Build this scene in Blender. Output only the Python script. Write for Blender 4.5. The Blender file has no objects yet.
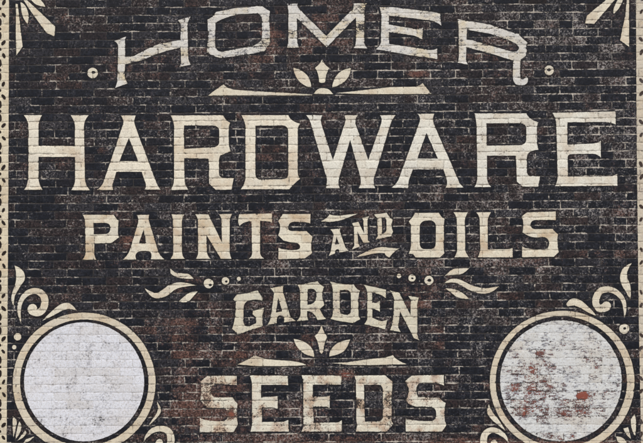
import bpy, math, random
import numpy as np
from mathutils import Vector, Matrix
from mathutils.geometry import delaunay_2d_cdt
random.seed(4)

# ------------------------------------------------------------------ camera, world, sun, exposure
SC = bpy.context.scene
COL = SC.collection
S = 0.00811              # metres of wall per unit of the sign's drawing grid (one brick course = 8.22 units)
ZC = 2.9                 # height of the middle of the view on the wall
DIST = 7.0
YAW, PITCH, ROLL = math.radians(0.55), math.radians(1.35), math.radians(0.285)

fwd = Vector((-math.sin(YAW)*math.cos(PITCH), math.cos(YAW)*math.cos(PITCH), math.sin(PITCH)))
right = fwd.cross(Vector((0, 0, 1))).normalized()
up = right.cross(fwd)
r2 = right*math.cos(ROLL) - up*math.sin(ROLL)
u2 = r2.cross(fwd)
campos = Vector((0, 0, ZC)) - fwd*(DIST/fwd.y)
cd = bpy.data.cameras.new('camera'); cam = bpy.data.objects.new('camera', cd); COL.objects.link(cam)
cam.matrix_world = Matrix(((r2.x, u2.x, -fwd.x, campos.x), (r2.y, u2.y, -fwd.y, campos.y),
                           (r2.z, u2.z, -fwd.z, campos.z), (0, 0, 0, 1)))
cd.sensor_width = 36.0
cd.lens = 36.0*DIST/(643*S)
cd.clip_end = 500
SC.camera = cam

W = bpy.data.worlds.new('World'); SC.world = W; W.use_nodes = True
wn = W.node_tree.nodes; wl = W.node_tree.links
sky = wn.new('ShaderNodeTexSky'); sky.sky_type = 'NISHITA'; sky.sun_disc = False
SUN_EL, SUN_AZ = 52.0, -28.0          # sun in front of the wall, up and to the left
sky.sun_elevation = math.radians(SUN_EL); sky.sun_rotation = math.radians(180 + SUN_AZ)
sky.dust_density = 3.0
wn['Background'].inputs['Strength'].default_value = 0.11
wl.new(sky.outputs[0], wn['Background'].inputs['Color'])
sd = bpy.data.lights.new('sun', 'SUN'); sun = bpy.data.objects.new('sun', sd); COL.objects.link(sun)
sd.energy = 1.5; sd.angle = math.radians(12); sd.color = (1.0, 0.95, 0.87)
az, el = math.radians(SUN_AZ), math.radians(SUN_EL)
tosun = Vector((math.sin(az)*math.cos(el), -math.cos(az)*math.cos(el), math.sin(el)))
sun.rotation_euler = tosun.to_track_quat('Z', 'Y').to_euler(); sun.location = (-3, -6, 9)
vs = SC.view_settings
vs.view_transform = 'Standard'; vs.look = 'None'; vs.gamma = 1; vs.use_curve_mapping = False
vs.exposure = 0.82

# ------------------------------------------------------------------ photograph grid -> wall grid
def to_wall(p):
    """drawing point as seen through the lens -> point on the wall in grid units (X right, Y down)"""
    p = np.asarray(p, float)
    k = 643*S/DIST/643
    dx = (p[:, 0]-321.5)*k; dy = -(p[:, 1]-221.5)*k
    d = np.outer(np.ones(len(p)), np.array(fwd)) + np.outer(dx, np.array(r2)) + np.outer(dy, np.array(u2))
    t = -campos.y/d[:, 1]
    x = campos.x + t*d[:, 0]; z = campos.z + t*d[:, 2]
    return np.stack([321.5 + x/S, 221.5 - (z-ZC)/S], 1)

# ------------------------------------------------------------------ noise in numpy
def h2(i, j, seed=0):
    i = i.astype(np.int64).astype(np.uint64); j = j.astype(np.int64).astype(np.uint64)
    h = i*np.uint64(0x9E3779B97F4A7C15) + j*np.uint64(0xC2B2AE3D27D4EB4F) + np.uint64(seed*7919+13)*np.uint64(0x165667B19E3779F9)
    h ^= h >> np.uint64(31); h *= np.uint64(0xBF58476D1CE4E5B9); h ^= h >> np.uint64(29)
    h *= np.uint64(0x94D049BB133111EB); h ^= h >> np.uint64(32)
    return (h & np.uint64(0xFFFFFF)).astype(np.float64)/float(0xFFFFFF)
def vn(x, y, seed=0):
    i = np.floor(x); j = np.floor(y); a = x-i; b = y-j
    a = a*a*(3-2*a); b = b*b*(3-2*b)
    return ((h2(i, j, seed)*(1-a) + h2(i+1, j, seed)*a)*(1-b) + (h2(i, j+1, seed)*(1-a) + h2(i+1, j+1, seed)*a)*b)*2-1
def sstep(lo, hi, v):
    t = np.clip((v-lo)/(hi-lo), 0, 1); return t*t*(3-2*t)

# ------------------------------------------------------------------ the brick bond
P, LB, Y0, X0 = 8.22, 26.0, 111.5, 248.8
def bond(X, Y):
    """-> (height in grid units, mortar mask, two per-brick randoms)"""
    Yw = Y + 0.30*vn(X/45., Y/60., 1) + 0.16*vn(X/9., Y/8., 2) - Y0
    r = np.floor(Yw/P); fy = Yw - r*P
    Xw = X + 0.2*vn(X/7., Y/5., 3) - X0 - np.mod(r+1, 2)*LB*0.5 - (h2(r, r*0, 5)-.5)*1.8
    c = np.floor(Xw/LB)
    j0 = (h2(r, c, 7)-.5)*2.0; fx = Xw - c*LB - j0
    low = fx < 0
    c = np.where(low, c-1, c); j0 = (h2(r, c, 7)-.5)*2.0; fx = Xw - c*LB - j0
    j1 = (h2(r, c+1, 7)-.5)*2.0
    over = fx > LB + j1 - j0
    c = np.where(over, c+1, c); j0 = (h2(r, c, 7)-.5)*2.0; j1 = (h2(r, c+1, 7)-.5)*2.0; fx = Xw - c*LB - j0
    wd = LB + j1 - j0
    split = h2(r, c, 41) < 0.05                         # a few headers: a stretcher's place taken by two halves
    half = wd*0.5
    side = np.where(split & (fx > half), 1, 0)
    fx = np.where(side == 1, fx-half, fx); wd = np.where(split, half, wd)
    dx = np.minimum(fx, wd-fx); dy = np.minimum(fy, P-fy)
    hw = np.where(dy < dx, 0.36, 0.24) + 0.16*vn(X/22., Y/6., 8)
    rad = 0.6
    qx = dx-hw; qy = dy-hw
    e = np.where((qx > rad) & (qy > rad), np.minimum(qx, qy), rad - np.hypot(np.maximum(rad-qx, 0), np.maximum(rad-qy, 0)))
    e = e + 0.30*vn(X/1.3, Y/1.1, 9) + 0.22*vn(X/3.1, Y/2.7, 10)
    chip = np.maximum(vn(X/5.5, Y/4.0, 12)-0.55, 0)*2.2
    m = sstep(-0.35, 0.5, e - chip*np.exp(-np.maximum(e, 0)/0.8))
    m = m*(1-((np.abs(X-356.9-(Y-196)*.12-.3*vn(Y/2., Y/9., 61)) < .36) & (Y > 195) & (Y < 213)))      # a mended crack
    c2 = c*2+side
    rn = h2(r, c2, 21); rn2 = h2(r, c2, 22)
    t1 = (h2(r, c2, 23)-.5); t2 = (h2(r, c2, 24)-.5)
    hb = 0.34 + 0.13*(h2(r, c2, 25)-.5) + 0.07*t1*(fx/wd-.5)*2 + 0.05*t2*(fy/P-.5)*2 \
        + 0.05*vn(X/2.2, Y/2.0, 14) + 0.04*vn(X/.9, Y/.8, 15) - 0.30*np.maximum(vn(X/2.6, Y/2.1, 16)-0.62, 0)
    hm = 0.04 + 0.10*vn(X/6., Y/4., 17) + 0.05*vn(X/1.2, Y/1.1, 18)
    return hm*(1-m) + hb*m, 1-m, rn, rn2

def W3(X, Y, H):
    """grid -> metres; the wall faces -Y"""
    return np.stack([(X-321.5)*S, -H*S, ZC-(Y-221.5)*S], 1)

# ------------------------------------------------------------------ outlines traced on the drawing grid
def Z(x0, y0, pts, s=5.023):
    return [(x0+p[0]/s, y0+p[1]/s) + tuple(p[2:]) for p in pts]
def poly(pts):
    """corner points, or (x, y, 1) for a point the outline only bends towards"""
    n = len(pts); out = []
    for i, p in enumerate(pts):
        if len(p) == 2:
            out.append(p); continue
        a = pts[i-1]; b = pts[(i+1) % n]
        a = a[:2] if len(a) == 2 else ((a[0]+p[0])/2, (a[1]+p[1])/2)
        b = b[:2] if len(b) == 2 else ((b[0]+p[0])/2, (b[1]+p[1])/2)
        for k in range(7):
            t = k/6.
            q = ((1-t)**2*a[0]+2*t*(1-t)*p[0]+t*t*b[0], (1-t)**2*a[1]+2*t*(1-t)*p[1]+t*t*b[1])
            if not out or math.hypot(q[0]-out[-1][0], q[1]-out[-1][1]) > 1e-4: out.append(q)
    if math.hypot(out[0][0]-out[-1][0], out[0][1]-out[-1][1]) < 1e-4: out.pop()
    return out
def ellipse(cx, cy, rx, ry=None, n=None, rot=0):
    ry = ry or rx; n = n or max(14, int(rx*5))
    c, s = math.cos(rot), math.sin(rot)
    return [(cx+rx*math.cos(a)*c-ry*math.sin(a)*s, cy+rx*math.cos(a)*s+ry*math.sin(a)*c)
            for a in [2*math.pi*k/n for k in range(n)]]
def stroke(pts):
    """(x, y, full width) along a centre line -> outline"""
    q = np.array(pts, float); out = []
    n = len(q)
    for i in range(n-1):
        p0 = q[max(i-1, 0)]; p1 = q[i]; p2 = q[i+1]; p3 = q[min(i+2, n-1)]
        for t in np.linspace(0, 1, 7)[:-1]:
            out.append(0.5*((2*p1)+(-p0+p2)*t+(2*p0-5*p1+4*p2-p3)*t*t+(-p0+3*p1-3*p2+p3)*t**3))
    out.append(q[-1]); out = np.array(out)
    d = np.gradient(out[:, :2], axis=0); d /= np.maximum(np.linalg.norm(d, axis=1, keepdims=True), 1e-6)
    nrm = np.stack([-d[:, 1], d[:, 0]], 1); w = np.maximum(out[:, 2:3], .2)/2
    L = out[:, :2]+nrm*w; R = out[:, :2]-nrm*w
    endc = []
    a0 = math.atan2(nrm[-1][1], nrm[-1][0])
    for k in range(1, 6):
        a = a0 - math.pi*k/6
        endc.append((out[-1, 0]+w[-1, 0]*math.cos(a), out[-1, 1]+w[-1, 0]*math.sin(a)))
    return [tuple(p) for p in L] + endc + [tuple(p) for p in R[::-1]]
def inside(px, py, loops):
    res = np.zeros(px.shape, bool)
    for L in loops:
        x = L[:, 0]; y = L[:, 1]; xn = np.roll(x, -1); yn = np.roll(y, -1)
        for a, b, c, d in zip(x, y, xn, yn):
            if b == d: continue
            k = (b > py) != (d > py)
            res ^= k & (px < (c-a)*(py-b)/(d-b)+a)
    return res

SIGN = []       # (thing name, label, category, group, paint, [(part name, part label, loops, paint or None)])
def sign(name, label, cat, group, paint, parts): SIGN.append((name, label, cat, group, paint, parts))
def let(ch, outer, *holes):
    return ('letter', 'painted letter '+ch, [poly(outer)]+[poly(h) for h in holes], None)
def bit(name, outer, *holes, paint=None, label=None):
    return (name, label, [outer]+list(holes), paint)

# HOMER
a = lambda p: Z(100, 0, p); b = lambda p: Z(190, 0, p); c = lambda p: Z(270, 0, p); d = lambda p: Z(350, 0, p); e = lambda p: Z(440, 0, p)
sign('painted_word', 'arched word HOMER in worn whitish letters along the top of the wall', 'lettering', 'painted words on the wall', 'homer', [
 let('H', a([(72,207),(90,215,1),(92,235),(88,405),(85,425,1),(77,443),(138,420),(128,400,1),(124,375),(127,325),(220,300),(280,272,1),(340,255),(405,240),(408,300),(408,318,1),(400,338),(458,325),(445,308,1),(443,285),(440,130),(440,108,1),(455,85),(392,103),(405,115,1),(407,135),(405,203),(340,212,1),(300,222),(245,243),(200,268,1),(170,282),(127,288),(127,225),(122,208,1),(132,185)])),
 let('O', b([(88,100),(115,85),(130,62),(230,42),(360,30),(378,45,1),(402,58),(398,90),(403,215),(375,258),(290,275),(150,293),(110,278),(85,265),(92,180)]),
     b([(128,118),(150,95,1),(245,72),(340,68),(362,80,1),(362,105),(362,185),(352,222,1),(310,232),(160,262),(127,258,1),(127,220)])),
 let('M', c([(85,20),(138,20),(142,42),(283,182),(420,42),(420,18),(487,18),(475,35,1),(475,60),(473,215),(478,230,1),(488,244),(420,243),(430,228,1),(432,205),(432,88),(285,238),(135,92),(137,215),(145,240),(85,240),(93,222,1),(92,200),(93,55),(90,35,1)])),
 let('E', d([(148,38),(215,38),(440,65),(452,70),(458,130),(440,112,1),(400,103),(195,80),(195,125),(330,148),(355,145,1),(367,140),(362,200),(345,188,1),(320,180),(195,162),(197,222),(400,252),(425,252,1),(438,245),(438,298),(280,275),(130,248),(150,235,1),(155,215),(158,80),(155,55,1)])),
 let('R', e([(87,97),(250,125),(375,168),(395,172),(410,190),(438,215),(432,240),(436,255),(430,282),(405,300),(401,372),(403,400,1),(428,398,1),(431,383),(441,394),(446,416,1),(424,428),(400,432,1),(368,418,1),(365,385),(367,305),(270,275),(132,237),(130,300),(138,325),(88,315),(95,300,1),(95,270),(93,130)]),
     e([(135,150),(250,170),(350,205),(397,225,1),(394,262,1),(365,262),(270,235),(160,203),(133,200)])),
])
for lab, x, y, r, ix, iy in (('cream ring dot beside the foot of the H of HOMER', 92.7, 73.2, 5.3, .8, -.6), ('cream ring dot beside the curled foot of the R of HOMER', 548.9, 70.5, 4.8, -.2, -.3)):
    sign('painted_dot', lab, 'painted dot', 'ring dots beside the top word', 'cream', [bit('ring', ellipse(x, y, r), ellipse(x+ix, y+iy, 1.9, 1.5))])

# ornament under HOMER
a = lambda p: Z(200, 50, p); b = lambda p: Z(310, 50, p)
sign('painted_ornament', 'cream bud ornament with two leaves and a half-round boss on a long bracket under HOMER', 'ornament', 'bud and leaf ornaments', 'cream', [
 bit('bracket_arm', poly(a([(40,230),(95,188,1),(118,175),(135,192,1),(170,200),(340,212),(440,217),(565,224),(562,229),(350,231),(200,229)]))),
 bit('bracket_arm', poly(b([(130,218),(250,205),(400,188),(520,185),(555,180,1),(565,167),(580,187,1),(610,222),(300,223)]))),
 bit('boss', poly(b([(18,221),(32,200,1),(65,190,1),(100,200,1),(116,223)]))),
 bit('bud', poly(b([(60,48),(72,75,1),(97,92),(82,110,1),(76,162),(60,170,1),(46,162),(44,115,1),(25,92),(48,75,1)]))),
 bit('leaf', poly(a([(468,90),(510,98,1),(558,150,1),(560,192),(515,178,1),(475,130,1)]))),
 bit('leaf', poly(b([(205,92),(160,98,1),(115,150,1),(112,189),(155,178,1),(203,130,1)]))),
])

# HARDWARE
a = lambda p: Z(15, 108, p); b = lambda p: Z(130, 108, p); c = lambda p: Z(230, 108, p); d = lambda p: Z(300, 108, p)
e = lambda p: Z(375, 108, p); f = lambda p: Z(460, 108, p); g = lambda p: Z(515, 108, p)
sign('painted_word', 'largest word HARDWARE in tall cream slab letters across the full sign', 'lettering', 'painted words on the wall', 'hardware', [
 let('H', a([(46,37),(64,60,1),(68,85),(68,355),(64,388,1),(48,411),(139,411),(122,388,1),(119,355),(119,246),(303,246),(303,360),(300,390,1),(284,413),(377,413),(356,390,1),(352,360),(347,85),(352,60,1),(370,37),(280,37),(298,60,1),(302,85),(302,190),(119,190),(119,85),(122,60,1),(137,37)])),
 let('A', a([(532,38),(550,62,1),(542,88),(447,368),(440,392,1),(413,412),(494,412),(487,395,1),(492,378),(510,320),(637,320),(655,375),(663,392,1),(652,410),(733,410),(716,395,1),(708,370),(602,85),(595,62,1),(607,38)]),
     a([(573,150),(525,268),(620,268)])),
 let('R', b([(205,38),(468,38),(478,62,1),(503,75),(493,95,1),(496,130),(497,190),(505,217),(480,230,1),(455,238),(447,250,1),(447,270),(447,335),(452,352,1),(475,352),(522,352),(510,410),(430,410),(398,380),(395,255),(272,252),(275,368),(278,390,1),(293,410),(203,412),(220,390,1),(222,365),(222,90),(218,60,1)]),
     b([(272,88),(415,88),(448,90,1),(449,120),(449,170),(447,196,1),(415,198),(272,206)])),
 let('D', c([(58,37),(293,37),(302,66,1),(352,80),(336,100,1),(340,130),(340,325),(342,345,1),(352,357),(325,375,1),(298,408),(55,408),(75,385,1),(78,355),(78,95),(75,65,1)]),
     c([(128,90),(258,88),(293,88,1),(293,122),(293,330),(291,359,1),(258,358),(155,360),(128,362,1),(127,325)])),
 let('W', d([(32,37),(112,37),(103,55,1),(106,78),(165,262),(225,78),(232,55,1),(220,37),(290,37),(276,55,1),(278,78),(343,262),(408,78),(415,55,1),(402,37),(480,37),(462,58,1),(453,84),(371,355),(368,385,1),(377,403),(295,403),(308,385,1),(305,355),(252,160),(195,355),(190,385,1),(200,403),(125,403),(138,385,1),(135,355),(55,80),(48,58,1)])),
 let('A', e([(215,30),(232,52,1),(222,75),(122,350),(112,378,1),(83,400),(168,402),(164,385,1),(170,362),(190,308),(343,308),(360,360),(366,382,1),(355,400),(445,400),(423,380,1),(416,358),(298,88),(285,55,1),(297,30)]),
     e([(258,125),(212,255),(315,255)])),
 let('R', f([(72,28),(332,28),(345,58,1),(393,72),(383,92,1),(386,130),(386,180),(393,210),(365,212,1),(345,225),(335,235,1),(335,255),(335,325),(340,343,1),(360,342),(402,342),(392,395),(315,395),(285,370),(280,240),(135,240),(135,355),(140,382,1),(155,397),(72,397),(85,380,1),(87,350),(83,85),(80,55,1)]),
     f([(133,77),(298,77),(332,77,1),(332,108),(332,160),(330,187,1),(295,187),(133,190)])),
 let('E', g([(187,25),(505,18),(505,85),(485,72,1),(445,71),(262,72),(262,185),(385,180),(418,178,1),(430,165),(430,250),(415,230,1),(385,230),(285,232),(265,230,1),(263,250),(265,345),(475,343),(502,342,1),(513,328),(513,390),(200,393),(214,370,1),(214,345),(207,85),(205,50,1)])),
])

# PAINTS
a = lambda p: Z(75, 190, p); b = lambda p: Z(160, 190, p); c = lambda p: Z(230, 190, p)
sign('painted_word', 'word PAINTS in cream letters below the HARD of HARDWARE', 'lettering', 'painted words on the wall', 'paints', [
 let('P', a([(40,125),(195,125),(205,142,1),(220,155),(215,180,1),(217,225),(222,238),(182,266),(97,268),(97,318),(98,335,1),(108,350),(38,350),(52,335,1),(54,315),(52,165),(50,140,1)]),
     a([(95,165),(150,165),(179,165,1),(178,192),(178,222,1),(148,221),(95,223)])),
 let('A', a([(310,125),(372,125),(368,145,1),(374,163),(418,308),(426,332,1),(450,348),(382,348),(392,312,1),(345,302,1),(298,318,1),(308,348),(240,350),(266,330,1),(277,300),(318,165),(322,142,1)]),
     a([(345,198),(322,268),(358,268)])),
 let('I', a([(485,123),(550,123),(538,140,1),(537,160),(537,310),(538,330,1),(552,345),(480,346),(494,330,1),(495,310),(493,160),(493,140,1)])),
 let('N', b([(178,122),(243,122),(312,265),(309,150),(308,136,1),(298,122),(362,120),(350,140,1),(350,165),(350,318),(358,345),(306,345),(233,225),(235,310),(238,330,1),(252,345),(181,345),(193,330,1),(192,310),(192,160),(190,138,1)])),
 let('T', b([(398,122),(563,118),(562,165),(550,154,1),(503,155),(503,318),(505,333,1),(522,344),(446,346),(463,333,1),(463,315),(460,158),(425,155,1),(400,180),(388,158,1)])),
 let('S', c([(265,122),(405,120),(403,168),(388,161,1),(345,160),(310,158,1),(292,175,1),(292,206,1),(320,207),(385,207),(395,218,1),(415,235),(406,258,1),(408,300),(415,315),(375,343),(243,348),(243,290),(262,301,1),(315,302),(348,302,1),(354,280,1),(338,263,1),(300,262),(270,255),(243,228),(254,205,1),(251,172),(243,155)])),
])
# AND
a = lambda p: Z(310, 190, p)
sign('painted_word', 'small slanting word AND between two swashes, between PAINTS and OILS', 'lettering', 'painted words on the wall', 'cream', [
 let('A', a([(103,198),(152,194),(146,208,1),(153,218),(178,290),(196,307),(146,313),(150,297,1),(126,298,1),(126,318),(93,331),(104,312),(118,225),(115,208,1)]), a([(133,235),(125,275),(146,271)])),
 let('N', a([(210,166),(243,160),(272,220),(268,152),(260,140),(297,132),(288,150),(290,252),(300,262),(270,268),(238,207),(242,270),(250,283),(210,299),(222,280),(221,185)])),
 let('D', a([(322,123),(385,115),(395,135,1),(415,150),(408,168,1),(411,195),(417,208),(408,231),(330,249),(340,233),(338,142)]), a([(360,142),(386,132,1),(384,165),(384,200),(380,218,1),(362,219)])),
 bit('swash', poly(a([(55,157),(88,143,1),(98,122),(112,130,1),(155,128),(240,119),(190,140,1),(140,157,1),(100,160)]))),
 bit('swash', poly(a([(233,336),(290,303,1),(350,285,1),(400,290,1),(448,295),(415,312,1),(400,338),(378,333,1),(375,318),(340,313,1),(290,327,1)]))),
])
# OILS
a = lambda p: Z(400, 190, p); b = lambda p: Z(460, 190, p)
sign('painted_word', 'word OILS in cream letters below the end of HARDWARE', 'lettering', 'painted words on the wall', 'paints', [
 let('O', a([(75,115),(195,115),(203,132,1),(223,145),(218,170,1),(220,200),(220,295),(222,318),(200,338),(78,338),(66,322),(43,320),(55,300,1),(55,270),(55,175),(44,156),(66,138,1)]),
     a([(98,190),(98,153,1),(135,153),(148,153),(181,153,1),(180,190),(180,262),(180,297,1),(150,297),(128,297),(98,297,1),(98,262)])),
 let('I', a([(268,112),(340,112),(328,130,1),(325,155),(327,300),(330,320,1),(346,337),(273,337),(286,320,1),(287,300),(285,150),(283,130,1)])),
 let('L', a([(383,112),(457,112),(443,130,1),(440,150),(440,298),(530,298),(550,298,1),(565,290),(565,338),(390,338),(402,320,1),(403,290),(400,150),(398,130,1)])),
 let('S', b([(335,113),(480,108),(480,152),(455,150),(378,150),(354,152,1),(354,197,1),(382,197),(465,195),(475,212,1),(492,222),(486,245,1),(490,290),(495,312),(470,335),(312,337),(312,283),(328,299,1),(415,299),(446,298,1),(448,240,1),(415,236),(385,238),(345,238,1),(313,212),(320,195,1),(316,152),(307,135)])),
])
# flourishes either side of GARDEN
a = lambda p: Z(130, 255, p); b = lambda p: Z(390, 255, p)
def spot(T, u, v, r, ru=0, rv=0, ri=0):
    (x, y), = T([(u, v)]); k = 1/5.023
    return bit('dot', ellipse(x, y, r*k), *([ellipse(x+ru*k, y+rv*k, ri*k, ri*k*.8)] if ri else []))
sign('painted_flourish', 'cream flourish of three curling leaves and three dots left of GARDEN', 'ornament', 'leaf flourishes either side of GARDEN', 'cream', [
 bit('leaf', poly(a([(202,65),(220,90,1),(275,92,1),(305,97,1),(320,119),(270,120,1),(220,108,1),(205,92)]))),
 bit('leaf', poly(a([(72,165),(125,200,1),(165,175,1),(200,145,1),(270,132,1),(332,153),(270,157,1),(225,172,1),(190,205,1),(135,222,1),(95,200,1)]))),
 bit('leaf', poly(a([(243,233),(280,200,1),(310,184,1),(340,183),(318,208,1),(288,243,1)]))),
 spot(a, 395, 143, 24, 8, 7, 8), spot(a, 480, 130, 19, 4, 3, 7), spot(a, 547, 119, 10)])
sign('painted_flourish', 'cream flourish of three curling leaves and three dots right of GARDEN', 'ornament', 'leaf flourishes either side of GARDEN', 'cream', [
 bit('leaf', poly(b([(275,104),(310,70,1),(345,66,1),(397,67),(370,95,1),(330,100,1)]))),
 bit('leaf', poly(b([(270,141),(305,115,1),(355,122,1),(405,152,1),(460,166,1),(500,166,1),(547,157),(512,190,1),(460,194,1),(405,182,1),(355,150,1),(320,134,1)]))),
 bit('leaf', poly(b([(278,167),(325,168,1),(365,188,1),(398,221),(345,219,1),(310,192,1)]))),
 spot(b, 195, 127, 23, 3, 0, 10), spot(b, 110, 115, 18, 2, 2, 6), spot(b, 45, 105, 11)])
# GARDEN
a = lambda p: Z(220, 265, p); b = lambda p: Z(300, 265, p)
sign('painted_word', 'arched word GARDEN in small cream spiky letters above SEEDS', 'lettering', 'painted words on the wall', 'garden', [
 let('G', a([(85,148),(130,143),(190,126),(198,148,1),(219,165),(212,183),(192,166,1),(150,178),(118,184,1),(118,220),(118,285),(122,314,1),(150,306),(182,292),(181,262),(164,245),(166,230),(222,213),(213,240,1),(213,290),(217,306),(165,322),(100,345),(86,350),(85,335,1),(60,320),(77,300,1),(80,185),(67,172)])),
 let('A', a([(253,116),(319,104),(313,122,1),(320,145),(350,250),(360,270,1),(381,280),(322,287),(328,253,1),(280,253,1),(286,291),(238,301),(254,278,1),(256,258),(272,145),(268,128,1)]), a([(293,163),(281,238),(313,233)])),
 let('R', a([(388,100),(445,90),(490,81),(498,97,1),(523,110),(511,130,1),(514,165),(524,201),(500,220),(516,255,1),(533,270),(490,276),(472,232,1),(438,230),(437,258),(443,276),(386,281),(405,262,1),(405,240),(402,132),(400,112,1)]), a([(440,122),(485,108,1),(484,150),(486,198,1),(440,200)])),
 let('D', b([(150,82),(185,92),(270,97),(277,118,1),(301,128),(290,147,1),(294,255),(302,271),(268,291),(200,281),(153,270),(166,255,1),(165,235),(165,122),(162,100,1)]), b([(200,125),(235,124),(258,128,1),(256,160),(256,225),(255,252,1),(228,250),(200,247,1),(200,225)])),
 let('E', b([(320,100),(380,112),(431,124),(431,167),(410,146,1),(362,138),(362,189),(383,190),(402,176),(401,234),(385,221,1),(363,219),(363,264),(395,277),(418,287,1),(439,274),(427,323),(390,311),(323,297),(338,280,1),(338,260),(338,135),(333,115,1)])),
 let('N', b([(450,127),(499,140),(556,252),(556,175),(543,155),(598,163),(590,180,1),(588,200),(590,350),(597,378),(572,366),(502,232),(493,312),(505,336),(451,326),(470,305,1),(473,170),(466,145,1)])),
])
# ornament under GARDEN
a = lambda p: Z(225, 310, p); b = lambda p: Z(310, 310, p)
sign('painted_ornament', 'cream bud ornament with two leaves and two tapering arms between GARDEN and SEEDS', 'ornament', 'bud and leaf ornaments', 'cream', [
 bit('bud', poly(a([(485,73),(492,110,1),(514,133),(498,160,1),(493,208),(485,221),(475,208),(472,165,1),(451,130),(477,110,1)]))),
 bit('leaf', poly(a([(345,144),(400,152,1),(450,205,1),(448,235),(395,222,1),(355,178,1)]))),
 bit('leaf', poly(b([(201,146),(145,155,1),(95,205,1),(97,233),(155,222,1),(190,185,1)]))),
 bit('bracket_arm', poly(a([(63,272),(115,252,1),(148,226),(185,242,1),(225,248),(330,255),(385,260,1),(408,276),(300,281),(150,280)]))),
 bit('bracket_arm', poly(b([(108,266),(180,262),(300,246),(380,238),(416,226),(430,252,1),(485,271),(300,276),(200,275)])))])
# SEEDS
a = lambda p: Z(190, 355, p); b = lambda p: Z(260, 355, p); c = lambda p: Z(340, 355, p)
sign('painted_word', 'word SEEDS in flaking cream block letters low between the two discs', 'lettering', 'painted words on the wall', 'seeds', [
 let('S', a([(88,103),(235,103),(235,150),(215,146,1),(135,147),(106,147,1),(106,212,1),(135,212),(215,212),(225,230,1),(240,245),(233,270,1),(237,325),(241,350),(218,386),(50,387),(50,313),(68,331,1),(155,332),(190,332,1),(190,265,1),(155,265),(90,265),(67,243),(52,225),(57,205,1),(57,155),(51,135)])),
 let('E', a([(300,100),(492,103),(493,150),(475,148),(357,148),(357,210),(415,208),(440,205),(440,270),(415,262),(362,262),(362,335),(470,335),(493,325),(497,383),(303,383),(312,365,1),(312,340),(312,140),(308,118,1)])),
 let('E', b([(208,100),(410,103),(408,148),(390,147),(265,148),(265,208),(330,208),(350,203),(350,268),(335,258),(265,258),(270,338),(390,338),(410,326),(412,383),(208,383),(218,365,1),(218,340),(218,140),(216,118,1)])),
 let('D', c([(72,103),(225,100),(240,118,1),(265,130),(258,160,1),(260,325),(268,345),(235,383),(80,383),(85,350),(83,330),(80,130)]), c([(120,148),(188,148),(217,148,1),(215,185),(215,300),(215,333,1),(185,333),(125,333)])),
 let('S', c([(358,103),(520,98),(522,152),(500,141,1),(470,140),(410,140),(383,140,1),(383,210,1),(410,210),(500,212),(510,230,1),(531,240),(524,262,1),(525,325),(534,350),(512,383),(330,383),(330,316),(350,330,1),(450,331),(483,331,1),(483,260,1),(450,259),(380,258),(350,248),(328,228),(346,200,1),(345,165),(326,132)])),
])
# medallions
sign('painted_medallion', 'left round medallion with a bluish white smooth disc inside a cream ring', 'medallion', 'round medallions in the lower corners', 'ring', [
 bit('ring', ellipse(84.3, 382.7, 71.3, 70.2, 240), ellipse(84.5, 382.3, 64.2, 63.0, 220)),
 bit('disc', ellipse(84.3, 381.6, 60.0, 59.4, 220), paint='disc_blue')])
sign('painted_medallion', 'right round medallion with a flaking white disc showing patches of red brick', 'medallion', 'round medallions in the lower corners', 'ring', [
 bit('ring', ellipse(562, 381.6, 72.3, 70.9, 240), ellipse(561.2, 381.2, 65.6, 65.2, 220)),
 bit('disc', ellipse(560.8, 380.7, 60.8, 60.4, 220), paint='disc_flaked')])
# scrolls above the medallions
a = lambda p: Z(0, 255, p); b = lambda p: Z(515, 255, p)
sign('painted_scroll', 'cream spiral scroll with two leaves and two plain dots, upper left of the left medallion', 'ornament', 'spiral scrolls round the medallions', 'cream', [
 bit('leaf', poly(a([(75,53),(115,68,1),(132,118,1),(100,160,1),(75,205),(68,254),(56,230,1),(60,190,1),(80,145,1),(84,95,1)]))),
 bit('spiral', stroke(a([(107,342,2/5.),(97,290,15/5.),(101,245,21/5.),(120,208,24/5.),(152,185,28/5.),(190,183,32/5.),(220,205,35/5.),(226,240,36/5.),(214,275,36/5.),(187,290,36/5.),(164,278,44/5.),(164,268,46/5.)]))),
 bit('leaf', poly(a([(213,330),(260,280,1),(315,238,1),(360,240,1),(386,279),(355,268,1),(315,276,1),(270,303,1)]))),
 bit('dot', ellipse(17.8, 336.6, 3.7)), bit('dot', ellipse(14.4, 347.0, 2.2))])
sign('painted_scroll', 'cream spiral scroll with two leaves and a ring dot, upper right of the right medallion', 'ornament', 'spiral scrolls round the medallions', 'cream', [
 bit('leaf', poly(b([(586,40),(563,75,1),(560,110,1),(585,160,1),(578,227),(562,190,1),(532,150,1),(524,105,1),(545,55,1)]))),
 bit('spiral', stroke(b([(548,312,3/5.),(551,270,16/5.),(541,225,22/5.),(515,192,26/5.),(472,172,29/5.),(430,180,33/5.),(409,210,35/5.),(406,245,35/5.),(424,268,36/5.),(452,262,44/5.),(458,256,46/5.)]))),
 bit('leaf', poly(b([(255,250),(268,220,1),(312,216,1),(352,243,1),(392,285),(411,306),(372,294,1),(328,264,1),(288,249,1),(265,259)]))),
 spot(b, 548, 370, 25, 2, -1, 8)])
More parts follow.
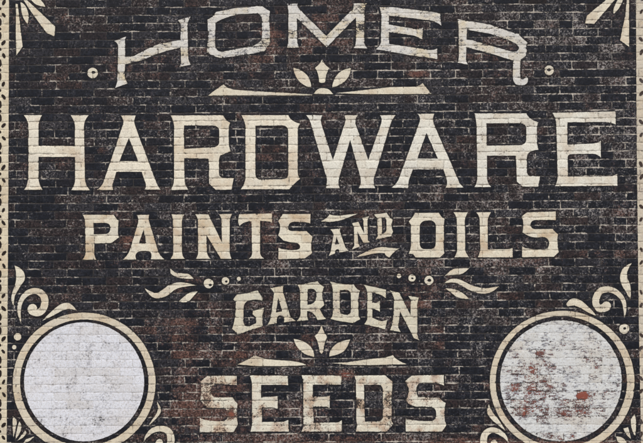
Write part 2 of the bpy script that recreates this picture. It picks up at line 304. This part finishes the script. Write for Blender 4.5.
# scrolls at the inner foot of the medallions (run on below the frame)
a = lambda p: Z(90, 375, p, 6.43); b = lambda p: Z(460, 375, p, 6.43)
sign('painted_scroll', 'cream scroll and single leaf at the lower right edge of the left medallion', 'ornament', 'spiral scrolls round the medallions', 'cream', [
 bit('leaf', poly(a([(430,168),(462,210,1),(452,258,1),(373,330),(412,270,1),(446,218,1)]))),
 bit('spiral', stroke(a([(347,428,.4),(368,388,3.),(408,353,5.),(460,343,5.8),(505,362,6.6),(521,405,7.2),(512,455,7),(470,480,6.4),(440,455,7),(448,432,7)])))])
sign('painted_scroll', 'cream scroll and single leaf at the lower left edge of the right medallion', 'ornament', 'spiral scrolls round the medallions', 'cream', [
 bit('leaf', poly(b([(185,188),(205,240,1),(252,285,1),(292,357),(232,312,1),(182,265,1),(170,222,1)]))),
 bit('spiral', stroke(b([(310,432,.4),(286,392,3.6),(245,362,5.2),(200,354,5.8),(162,377,6.2),(151,420,6.8),(165,465,7),(205,480,6.4),(226,455,6.4),(218,434,6.4)])))])
# fans in the bottom corners
a = lambda p: Z(0, 355, p); b = lambda p: Z(515, 355, p)
sign('painted_fan', 'small cream fan of leaves in the bottom left corner under the left medallion', 'ornament', 'leaf fans in the bottom corners', 'cream', [
 bit('leaf', poly(a([(66,306),(86,322,1),(86,350,1),(68,412),(62,350,1)]))), bit('leaf', poly(a([(98,333),(124,355,1),(86,414),(78,424),(84,372,1)]))),
 bit('leaf', poly(a([(128,376),(142,394,1),(110,418),(90,428)]))), bit('leaf', poly(a([(178,406),(150,432,1),(112,450),(132,422)])))])
sign('painted_fan', 'small cream fan of leaves in the bottom right corner under the right medallion', 'ornament', 'leaf fans in the bottom corners', 'cream', [
 bit('leaf', poly(b([(600,296),(612,330,1),(603,402),(596,398),(576,350,1),(582,320)]))), bit('leaf', poly(b([(543,368),(566,362),(575,385,1),(581,420),(556,402,1)]))),
 bit('leaf', poly(b([(508,408),(548,408,1),(560,438),(540,446,1),(512,434)])))])
# bursts in the top corners
a = lambda p: Z(0, 0, p, 10.05); b = lambda p: Z(579, 0, p, 10.05)
sign('painted_burst', 'cream burst of two rays and two leaves in the top left corner', 'ornament', 'ray bursts in the top corners', 'cream', [
 bit('ray', poly(Z(0, 0, [(118,28),(132,33),(168,345),(122,410),(119,300)], 7.38))),
 bit('leaf', poly(a([(208,25),(250,35,1),(302,170,1),(278,243),(240,195,1),(214,120,1)]))),
 bit('ray', poly(a([(240,5),(275,5),(555,268),(549,368),(470,332),(320,130)]))),
 bit('leaf', poly(a([(300,-15),(400,-8),(450,42,1),(457,72),(385,62,1),(335,28,1)])))])
sign('painted_burst', 'cream burst of two rays and a leaf in the top right corner', 'ornament', 'ray bursts in the top corners', 'cream', [
 bit('ray', poly(b([(300,-22),(378,-22),(150,243),(62,237),(78,160)]))),
 bit('leaf', poly(b([(405,-30),(445,-30),(435,60,1),(348,142),(338,110,1),(362,50,1)]))),
 bit('ray', poly(Z(611, 0, [(117,-25),(131,-25),(132,347),(66,300),(105,110)], 7.38)))])
# borders
def vine(xc, ys, paint):
    L = []
    def put(n, *e): L.append((n, None, [ellipse(*e)], paint))
    for i, y in enumerate(ys):
        for sx in (-1, 1):
            for sy in (-1, 1):
                rr = random.uniform(.85, 1.1)
                put('leaf', xc+sx*3.7+random.uniform(-.35, .35), y+sy*6.4, 2.9*rr, 1.55*rr, 14, (sy*sx)*math.radians(58+random.uniform(-12, 12)))
        put('berry', xc, y, 1.5, 1.5, 12)
        if i+1 < len(ys):
            m = (y+ys[i+1])/2
            put('berry', xc, m, 1.5, 1.5, 12); put('leaf', xc, m-6.8, 1.7, 3.9, 14); put('leaf', xc, m+6.8, 1.7, 3.9, 14)
    return L
ysl = [9, 49.5, 90.7, 132, 174, 216.5, 259.5, 302, 345, 388, 431]
sign('painted_border', 'upright cream border band with crisp dark leaf pattern at the left edge', 'border', 'painted border bands', 'border', [
 bit('band', [(-9.2, -90), (9.8, -90), (9.2, 0), (8.7, 150), (8.0, 280), (7.1, 400), (6.3, 530), (-8.0, 530)]),
 *vine(0.2, ysl, 'vine')])
sign('painted_border', 'upright cream border band with faded leaf pattern at the right edge', 'border', 'painted border bands', 'border_worn', [
 bit('band', [(635.2, -90), (655, -90), (657, 530), (641.8, 530), (640.2, 400), (638.6, 320), (636.6, 150), (635.8, 0)]),
 *vine(644.6, [y-3.5 for y in ysl], 'vine_faded')])

# to the wall's own plane, with a hand-painted unsteadiness
def settle(loop):
    p = to_wall([q[:2] for q in loop]); n = len(p); out = []
    for i in range(n):
        q0 = p[i]; q1 = p[(i+1) % n]; k = max(1, int(math.ceil(np.hypot(*(q1-q0))/0.8)))
        for j in range(k): out.append(q0+(q1-q0)*j/k)
    p = np.array(out)
    x, y = p[:, 0].copy(), p[:, 1].copy()
    p[:, 0] += 0.14*vn(x/1.6, y/1.4, 51) + 0.12*vn(x/5, y/5, 52)
    p[:, 1] += 0.14*vn(x/1.6, y/1.4, 53) + 0.12*vn(x/5, y/5, 54)
    return p
LOOPS = [[[settle(l) for l in part[2]] for part in s[5]] for s in SIGN]

# ------------------------------------------------------------------ where the wall is freshly black, bare or limy (1-unit raster)
RX0, RY0, RW, RH = -140, -120, 930, 710
gx, gy = np.meshgrid(np.arange(RW)+RX0+.5, np.arange(RH)+RY0+.5)
cover = np.zeros((RH, RW)); SPOT = []
def cover_of(loops, i0, i1, k0, k1):
    m = np.zeros((RH, RW)); m[k0:k1, i0:i1] = inside(gx[k0:k1, i0:i1], gy[k0:k1, i0:i1], loops); return m
for s, ls in zip(SIGN, LOOPS):
    if s[0] in ('painted_border',): continue
    for part, loops in zip(s[5], ls):
        allp = np.concatenate(loops)
        x0, y0 = np.floor(allp.min(0)).astype(int)-1; x1, y1 = np.ceil(allp.max(0)).astype(int)+1
        i0, i1, k0, k1 = max(x0-RX0, 0), min(x1-RX0, RW), max(y0-RY0, 0), min(y1-RY0, RH)
        if i1 > i0 and k1 > k0:
            cover[k0:k1, i0:i1] = np.maximum(cover[k0:k1, i0:i1], inside(gx[k0:k1, i0:i1], gy[k0:k1, i0:i1], loops))
            if part[1] == 'painted letter S' and s[4] == 'seeds' or part[0] == 'disc': SPOT.append(cover_of(loops, i0, i1, k0, k1))
def blur(m, r, n=2):
    for _ in range(n):
        for ax in (0, 1):
            m = sum(np.roll(m, k, ax) for k in range(-r, r+1))/(2*r+1)
    return m
halo = np.clip(blur(cover, 1, 2)*2.6, 0, 1)
halo = np.maximum(halo, ((gx > 526) & (gx < 549) & (gy > -3.5) & (gy < 3.6))*1.6)
def blobs(L):
    m = np.zeros((RH, RW))
    for x, y, rx, ry, v in L:
        m += v*np.exp(-((gx-x)/rx)**2-((gy-y)/ry)**2)
    return m
bare = blobs([(60, 90, 110, 130, -.14), (560, 180, 120, 90, -.12), (470, 400, 40, 60, -.15), (188, 395, 26, 40, .55), (225, 405, 40, 22, .5), (175, 340, 24, 22, .35), (240, 345, 35, 30, .25), (345, 374, 16, 5, 1.0), (330, 348, 40, 12, .3),
              (410, 300, 30, 20, .4), (440, 290, 25, 16, .35), (445, 335, 18, 14, .4), (272, 35, 12, 28, .45), (350, 25, 40, 25, .25), (300, 38, 40, 20, .3),
              (130, 62, 45, 22, .3), (418, 74, 10, 4, 1.1), (101, 149, 6, 4, 1.0), (60, 158, 20, 12, .3), (128, 240, 8, 7, .7), (540, 262, 22, 9, .45), (480, 50, 30, 25, .3),
              (480, 382, 14, 6, .6), (330, 440, 160, 6, .5), (560, 442, 80, 3.5, .75), (470, 441, 40, 3.5, .6), (330, 410, 60, 20, .25), (300, 300, 60, 60, .12),
              (620, 410, 20, 40, .3), (490, 180, 8, 20, .3), (262, 235, 30, 24, .2), (180, 285, 12, 8, .35)])
seedS = blur(SPOT[0], 1, 1) > .95; disc_l = blur(SPOT[2], 1, 1) > .95; disc_r = blur(SPOT[3], 1, 1) > .95
rb = blobs([(536, 381, 26, 16, .55), (530, 414, 26, 12, .62), (538, 354, 6, 4, .9), (577, 396, 4.2, 3.2, 1.7), (582, 395, 2.6, 4.2, .9), (574, 390, 1.5, 2, .8), (552, 400, 34, 16, .45), (520, 366, 12, 12, .4), (592, 358, 22, 16, .28), (560, 345, 34, 12, .25), (604, 400, 14, 20, .3), (545, 366, 20, 8, .35), (560, 438, 40, 5, .9), (505, 396, 10, 14, .5), (580, 412, 30, 6, .4), (617, 381, 6, 5, .6)])
bare = np.where(disc_r, 1.12+blobs([(578, 394, 9, 8, .6), (530, 414, 25, 12, .12)]), bare)
bare = np.where(seedS, np.maximum(bare, .82), bare)
bare = np.maximum(bare, blobs([(231, 413, 6, 5, 1.3)]))
flake = np.where(disc_r, rb, 0) + np.where(disc_l, blobs([(84, 352, 34, 9, .5), (66, 386, 14, 18, .35), (84, 420, 34, 10, .55), (60, 338, 3, 3, .9), (110, 342, 16, 6, .5), (100, 396, 16, 20, .35)]), 0) \
    + blobs([(212, 384, 14, 12, .6), (230, 413, 5, 5, 1.5), (222, 428, 6, 3, .8), (356, 402, 5, 6, .9), (445, 412, 5, 5, .6), (386, 400, 5, 12, .5), (214, 402, 16, 8, .5), (205, 394, 5, 22, .45), (262, 405, 4, 30, .35), (310, 382, 20, 8, .3), (300, 425, 30, 8, .35), (388, 420, 6, 14, .5), (420, 400, 26, 8, .3),
             (296, 36, 14, 6, .35), (362, 9, 10, 6, .5), (362, 28, 8, 6, .4), (262, 40, 6, 8, .5), (495, 30, 26, 12, .2)])
lime = blobs([(602, 130, 45, 70, .8), (600, 45, 40, 30, 1.0), (530, 30, 50, 30, .7), (420, 378, 14, 16, .9), (405, 438, 18, 8, .8), (500, 270, 40, 30, .4), (400, 90, 120, 40, .25),
              (560, 200, 100, 60, .4), (320, 370, 140, 80, .45), (85, 145, 60, 30, .25), (470, 310, 60, 40, .35), (330, 240, 120, 60, .25)]) - blobs([(60, 60, 80, 90, .6), (60, 250, 80, 60, .5), (150, 300, 60, 30, .2)])
bare, lime, flake = blur(bare, 1, 1), lime, blur(flake, 1, 1)
def samp(m, X, Y):
    fx = np.clip(X-RX0-.5, 0, RW-1.001); fy = np.clip(Y-RY0-.5, 0, RH-1.001)
    i = fx.astype(int); j = fy.astype(int); a = fx-i; b = fy-j
    return (m[j, i]*(1-a)+m[j, i+1]*a)*(1-b)+(m[j+1, i]*(1-a)+m[j+1, i+1]*a)*b

# ------------------------------------------------------------------ materials
class NT:
    def __init__(s, name):
        s.m = bpy.data.materials.new(name); s.m.use_nodes = True
        s.t = s.m.node_tree; s.n = s.t.nodes; s.l = s.t.links
        s.bsdf = s.n['Principled BSDF']; s.out = s.n['Material Output']
        s.geo = s.n.new('ShaderNodeNewGeometry').outputs['Position']
    def put(s, sock, v):
        if hasattr(v, 'is_output'): s.l.new(v, sock)
        elif isinstance(v, tuple): sock.default_value = v if len(v) == 4 else v+(1,)
        else: sock.default_value = v
    def attr(s, name):
        a = s.n.new('ShaderNodeAttribute'); a.attribute_name = name; return a.outputs['Fac']
    def noise(s, scale, detail=3, rough=.55, off=0, stretch=None):
        n = s.n.new('ShaderNodeTexNoise'); n.inputs['Scale'].default_value = scale
        n.inputs['Detail'].default_value = detail; n.inputs['Roughness'].default_value = rough
        mp = s.n.new('ShaderNodeMapping'); s.l.new(s.geo, mp.inputs['Vector'])
        mp.inputs['Location'].default_value = (off, off*1.7, off*.6)
        if stretch: mp.inputs['Scale'].default_value = stretch
        s.l.new(mp.outputs[0], n.inputs['Vector']); return n.outputs['Fac']
    def math(s, op, a, b=0.0, clamp=False):
        n = s.n.new('ShaderNodeMath'); n.operation = op; n.use_clamp = clamp
        s.put(n.inputs[0], a); s.put(n.inputs[1], b); return n.outputs[0]
    def add(s, *v):
        r = v[0]
        for q in v[1:]: r = s.math('ADD', r, q)
        return r
    def mul(s, a, b): return s.math('MULTIPLY', a, b)
    def ramp(s, v, lo, hi):
        n = s.n.new('ShaderNodeMapRange'); n.interpolation_type = 'SMOOTHSTEP'
        s.put(n.inputs[0], v); s.put(n.inputs[1], lo); s.put(n.inputs[2], hi); return n.outputs[0]
    def mix(s, f, a, b, kind='MIX'):
        n = s.n.new('ShaderNodeMix'); n.data_type = 'RGBA'; n.blend_type = kind
        s.put(n.inputs['Factor'], f); s.put(n.inputs['A'], a); s.put(n.inputs['B'], b); return n.outputs['Result']
    def bump(s, h, strength, dist):
        b = s.n.new('ShaderNodeBump'); b.inputs['Strength'].default_value = strength; b.inputs['Distance'].default_value = dist
        s.l.new(h, b.inputs['Height']); s.l.new(b.outputs[0], s.bsdf.inputs['Normal'])

def wall_material():
    k = NT('black_painted_brick')
    fine = k.noise(80, 5, .7); fine2 = k.noise(95, 4, .7, 3.1); grain = k.noise(60, 5, .75, 21.0); med = k.noise(15, 5, .6, 7.7); big = k.noise(2.3, 4, .55, 1.3)
    mo = k.noise(46, 4, .7, 5.2, (.5, 1, 1)); mo2 = k.noise(6, 3, .5, 9.1)
    rn = k.attr('brick_tone'); rn2 = k.attr('brick_tint'); mort = k.attr('mortar'); halo = k.attr('fresh_black'); bare = k.attr('bare'); lime = k.attr('lime')
    blk = k.mix(k.ramp(med, .38, .70), (.0050, .0070, .0125), (.020, .022, .031))
    blk = k.mix(k.mul(k.ramp(rn, .6, 1.0), .8), blk, (.036, .034, .040))
    blk = k.mix(k.mul(k.ramp(rn2, .5, .95), .75), blk, (.034, .021, .019))
    blk = k.mix(k.mul(halo, .6), blk, (.015, .011, .0105))
    blk = k.mix(k.ramp(grain, .56, .40), blk, (.0035, .004, .006))
    red = k.mix(rn2, (.056, .032, .027), (.120, .050, .036))
    red = k.mix(k.ramp(fine, .42, .70), red, (.21, .12, .092))
    red = k.mix(k.ramp(grain, .55, .40), red, (.018, .011, .010))
    hot = k.ramp(bare, .75, 1.1)
    red = k.mix(k.mul(hot, .8), red, k.mix(k.ramp(k.add(med, k.mul(k.ramp(bare, 1.25, 1.6), .4)), .38, .66), (.115, .045, .036), (.30, .062, .028)))
    bv = k.add(k.mul(k.math('SUBTRACT', fine, .5), .7), k.mul(k.math('SUBTRACT', med, .5), .6), k.mul(k.math('SUBTRACT', big, .5), .5),
               k.mul(bare, .44), k.mul(rn2, .16), k.mul(halo, -.08))
    bf = k.ramp(bv, .16, .38)
    face = k.mix(k.mul(bf, .9), blk, red)
    sv = k.add(k.mul(fine2, .55), k.mul(grain, .45), k.mul(k.math('SUBTRACT', med, .5), .22), k.mul(lime, .038), k.mul(k.math('SUBTRACT', rn2, .5), .05), k.mul(halo, -.05), k.mul(k.ramp(bare, .8, 1.3), -.12))
    sp = k.ramp(sv, .535, .65)
    sp = k.mul(sp, k.ramp(k.add(k.mul(rn, .55), k.mul(mo2, .9)), .35, .95))     # some bricks kept their paint
    face = k.mix(k.mul(sp, .85), face, (.33, .31, .295))
    mv = k.add(k.mul(mo, .70), k.mul(fine, .40), k.mul(k.math('SUBTRACT', mo2, .5), .62), k.mul(lime, .055), k.mul(halo, -.22))
    mf = k.ramp(mv, .525, .68)
    mc = k.mix(mf, (.030, .027, .026), (.42, .38, .325))
    col = k.mix(k.ramp(mort, .25, .75), face, mc)
    k.put(k.bsdf.inputs['Base Color'], col)
    k.put(k.bsdf.inputs['Roughness'], k.math('ADD', k.mul(med, .25), .62))
    k.bsdf.inputs['Specular IOR Level'].default_value = .22
    k.bump(k.add(fine, k.mul(fine2, .6)), .55, .003)
    return k.m

def paint_material(name, base, stain=.5, grey=.2, wear=.12, joint=.8, stain_col=(.50, .34, .18), grey_col=(.30, .30, .33), spots=0., rust=0., flat=.08, dark=False):
    k = NT(name)
    k.m['flat'] = flat
    st = (.5, 1, 1.3) if spots > .5 else None
    fine = k.noise(120, 4, .65, 2.2); fine2 = k.noise(60, 4, .68, 8.8, st); med = k.noise(11, 4, .6, 4.4); big = k.noise(3.0, 4, .6, 6.1); jn = k.noise(30, 3, .6, 3.3, (.4, 1, 1))
    rn = k.attr('brick_tone'); mort = k.attr('mortar'); edge = k.attr('edge'); fl = k.attr('flake')
    col = k.mix(k.mul(k.ramp(k.add(k.mul(big, .55), k.mul(med, .45), k.mul(rn, .08)), .50, .70), stain), base, stain_col)
    col = k.mix(k.mul(k.ramp(k.add(k.mul(med, .5), k.mul(fine2, .5)), .48, .68), grey), col, grey_col)
    if dark: rn = 0.0
    col = k.mix(k.mul(k.ramp(rn, .3, 1.0), .20), col, (.42, .37, .28))
    col = k.mix(k.mul(k.ramp(k.math('FRACT', k.mul(rn, 7.3)), .5, 1.0), .14), col, (.42, .42, .43))
    col = k.mix(k.mul(k.ramp(fine, .50, .70), .0 if dark else .45), col, (.30, .25, .18))
    col = k.mix(k.mul(k.ramp(k.noise(75, 4, .7, 15.5), .53, .40), 0. if dark else .32), col, (.36, .32, .25))
    if rust: col = k.mix(k.mul(k.ramp(k.add(med, k.mul(fl, .25)), .50, .66), rust), col, (.33, .15, .07))
    if spots: col = k.mix(k.mul(k.ramp(k.add(k.mul(fine2, .7), k.mul(med, .3), k.mul(fl, .11)), .522, .65), spots), col, (.20, .20, .22))
    col = k.mix(k.mul(k.mul(k.ramp(mort, .3, .9), joint), k.ramp(jn, .36, .58)), col, (.17, .14, .105))
    k.put(k.bsdf.inputs['Base Color'], col); k.bsdf.inputs['Roughness'].default_value = .8; k.bsdf.inputs['Specular IOR Level'].default_value = .2
    k.bump(k.add(fine, fine2), .35, .002)
    hv = k.add(k.mul(fine, .42), k.mul(fine2, .33), k.mul(med, .25), k.mul(edge, .055), k.mul(fl, .10), k.mul(k.mul(fl, rn), .05), k.mul(mort, .05), k.mul(k.mul(mort, edge), .10), k.mul(k.math('SUBTRACT', rn, .5), .035))
    hole = k.mul(k.ramp(hv, .70-wear, .76-wear), .93)
    tr = k.n.new('ShaderNodeBsdfTransparent'); mx = k.n.new('ShaderNodeMixShader')
    k.put(mx.inputs[0], hole); k.l.new(k.bsdf.outputs[0], mx.inputs[1]); k.l.new(tr.outputs[0], mx.inputs[2])
    k.l.new(mx.outputs[0], k.out.inputs['Surface'])
    return k.m

SIGN_HW = [i for i, s_ in enumerate(SIGN) if s_[4] == 'hardware'][0]
SIGN[SIGN_HW][5][4:] = [(p[0], p[1], p[2], 'hardware_pale') for p in SIGN[SIGN_HW][5][4:]]
M = {
 'hardware': paint_material('cream_paint', (.72, .67, .545), .55, .22, .105),
 'hardware_pale': paint_material('pale_slab_paint', (.70, .68, .59), .40, .30, .112),
 'cream': paint_material('cream_ornament_paint', (.67, .62, .49), .5, .25, .105),
 'paints': paint_material('cream_stained_paint', (.68, .63, .50), .85, .25, .105),
 'homer': paint_material('worn_white_paint', (.62, .605, .56), .85, .85, .150, .5, (.62, .50, .28), (.30, .31, .345), .65),
 'garden': paint_material('pale_cream_paint', (.60, .565, .435), .45, .45, .13),
 'seeds': paint_material('flaking_cream_paint', (.66, .63, .52), .5, .45, .140, .55, rust=.40),
 'ring': paint_material('ring_cream_paint', (.61, .545, .42), .55, .5, .118, .75),
 'disc_blue': paint_material('bluish_white_paint', (.66, .675, .72), .10, .18, .085, .35, spots=.5, flat=.5),
 'disc_flaked': paint_material('flaked_white_paint', (.61, .625, .62), .25, .7, .13, .30, grey_col=(.33, .35, .39), spots=.9, flat=.5),
 'border': paint_material('border_cream_paint', (.63, .56, .41), .5, .2, .08, .6),
 'border_worn': paint_material('worn_border_paint', (.56, .50, .39), .55, .5, .12, .7),
 'vine': paint_material('dark_brown_paint', (.020, .014, .011), 0, 0, .09, .0, dark=True),
 'vine_faded': paint_material('faded_brown_paint', (.045, .030, .024), 0, .2, .12, .0, dark=True),
}
WALLM = wall_material()

# ------------------------------------------------------------------ the wall
def arr(lo, hi, step): return list(np.arange(lo, hi, step))
XS = np.array(arr(-128, -14, 2.0)+arr(-14, 657, 0.65)+arr(657, 772, 2.0))
ys = []
ytop, ybot = -104.0, 221.5+ZC/S
r = math.floor((ytop-Y0)/P)
while True:
    yb = Y0+r*P
    offs = (-1.2, -.8, -.4, 0, .4, .8, 1.2, 2.2, 3.4, 4.6, 5.8) if -20 < yb < 462 else (-1.0, -.4, .2, .9, 3.6)
    for o in offs:
        if ytop <= yb+o < ybot: ys.append(yb+o)
    r += 1
    if yb > ybot: break
YS = np.array([ytop]+[y for y in ys if y > ytop+.2 and y < ybot-.2]+[ybot])
def float_attr(me, name, vals):
    a = me.attributes.new(name, 'FLOAT', 'POINT'); a.data.foreach_set('value', np.ascontiguousarray(vals, np.float32))
def props(o, label=None, cat=None, group=None):
    if label: o['label'] = label
    if cat: o['category'] = cat
    if group: o['group'] = group

nx, ny = len(XS), len(YS)
GX, GY = np.meshgrid(XS, YS); GX = GX.ravel(); GY = GY.ravel()
H, MO, RN, RN2 = bond(GX, GY)
V = W3(GX, GY, H)
idx = np.arange(nx*ny).reshape(ny, nx)
q = np.stack([idx[:-1, :-1], idx[1:, :-1], idx[1:, 1:], idx[:-1, 1:]], -1).reshape(-1, 4)
loop = np.concatenate([idx[0, :-1], idx[:-1, -1], idx[-1, :0:-1], idx[:0:-1, 0]])
back = V[loop].copy(); back[:, 1] = 0.30
nb = len(loop); bi = np.arange(nb)+nx*ny
sq = np.stack([loop, np.roll(loop, -1), np.roll(bi, -1), bi], 1)
allV = np.concatenate([V, back]); lv = np.concatenate([q.ravel(), sq.ravel(), bi[::1]])
npoly = len(q)+len(sq)+1
me = bpy.data.meshes.new('brick_wall')
me.vertices.add(len(allV)); me.vertices.foreach_set('co', allV.ravel().astype(np.float32))
me.loops.add(len(lv)); me.loops.foreach_set('vertex_index', lv.astype(np.int32))
me.polygons.add(npoly); st = np.concatenate([np.arange(len(q)+len(sq))*4, [(len(q)+len(sq))*4]])
me.polygons.foreach_set('loop_start', st.astype(np.int32))
pad = lambda v: np.concatenate([v, v[loop]])
float_attr(me, 'mortar', pad(MO)); float_attr(me, 'brick_tone', pad(RN)); float_attr(me, 'brick_tint', pad(RN2))
float_attr(me, 'fresh_black', pad(samp(halo, GX, GY))); float_attr(me, 'bare', pad(samp(bare, GX, GY))); float_attr(me, 'lime', pad(samp(lime, GX, GY)))
me.update(calc_edges=True); me.validate()
me.materials.append(WALLM)
wall = bpy.data.objects.new('brick_wall', me); COL.objects.link(wall)
props(wall, 'weathered black painted brick wall carrying the old cream shop lettering and ornaments', 'wall')

# ------------------------------------------------------------------ the paint: sheets that follow every brick and joint
def sheet(name, loops, mat, origin, lift):
    pts = np.concatenate(loops); x0, y0 = pts.min(0); x1, y1 = pts.max(0)
    cx = XS[(XS > x0) & (XS < x1)]; cy = YS[(YS > y0) & (YS < y1)]
    ix = np.zeros((0, 2))
    if len(cx) and len(cy):
        a, b = np.meshgrid(cx, cy); a = a.ravel(); b = b.ravel()
        k = inside(a, b, loops)
        for o in ((.28, 0), (-.28, 0), (0, .28), (0, -.28)): k &= inside(a+o[0], b+o[1], loops)
        ix = np.stack([a[k], b[k]], 1)
    edges = []; n0 = 0
    for L in loops:
        n = len(L); edges += [(n0+i, n0+(i+1) % n) for i in range(n)]; n0 += n
    P2 = np.concatenate([pts, ix])
    vo, _, fo, _, _, _ = delaunay_2d_cdt([Vector(p) for p in P2.tolist()], edges, [], 0, 1e-5)
    vo = np.array([(v.x, v.y) for v in vo]); fo = np.array(fo)
    c = vo[fo].mean(1); fo = fo[inside(c[:, 0], c[:, 1], loops)]
    A, B, C = vo[fo[:, 0]], vo[fo[:, 1]], vo[fo[:, 2]]
    ar = (B[:, 0]-A[:, 0])*(C[:, 1]-A[:, 1])-(B[:, 1]-A[:, 1])*(C[:, 0]-A[:, 0])
    fo[ar > 0] = fo[ar > 0][:, ::-1]
    H, MO, RN, RN2 = bond(vo[:, 0], vo[:, 1])
    f = mat['flat']; H = H*(1-f) + .38*f        # thick coats fill the joints
    co = W3(vo[:, 0], vo[:, 1], H+lift) - np.array(origin)
    me = bpy.data.meshes.new(name)
    me.vertices.add(len(co)); me.vertices.foreach_set('co', co.ravel().astype(np.float32))
    me.loops.add(fo.size); me.loops.foreach_set('vertex_index', fo.ravel().astype(np.int32))
    me.polygons.add(len(fo)); me.polygons.foreach_set('loop_start', (np.arange(len(fo))*3).astype(np.int32))
    float_attr(me, 'mortar', MO); float_attr(me, 'brick_tone', RN)
    eg = np.zeros(len(vo)); cnt = {}
    nbd = len(pts); eg[:min(nbd, len(vo))] = 1
    float_attr(me, 'edge', eg); float_attr(me, 'flake', samp(flake, vo[:, 0], vo[:, 1]))
    me.update(calc_edges=True); me.validate(); me.materials.append(mat)
    o = bpy.data.objects.new(name, me); COL.objects.link(o)
    return o

LIFT = 0.24
for (name, label, cat, group, paint, parts), ls in zip(SIGN, LOOPS):
    allp = np.concatenate([np.concatenate(l) for l in ls])
    cx = (allp[:, 0].min()+allp[:, 0].max())/2
    base = W3(np.array([cx]), np.array([allp[:, 1].max()]), np.array([.8]))[0]
    if len(parts) == 1:
        o = sheet(name, ls[0], M[paint], base, LIFT); o.location = base; props(o, label, cat, group); continue
    root = bpy.data.objects.new(name, None); root.empty_display_size = .1; COL.objects.link(root)
    root.location = base; props(root, label, cat, group)
    for (pn, pl, _, pp), loops in zip(parts, ls):
        o = sheet(pn, loops, M[pp or paint], base, LIFT + (.2 if paint.startswith('border') and pn != 'band' else 0)); o.parent = root
        if pl: o['label'] = pl
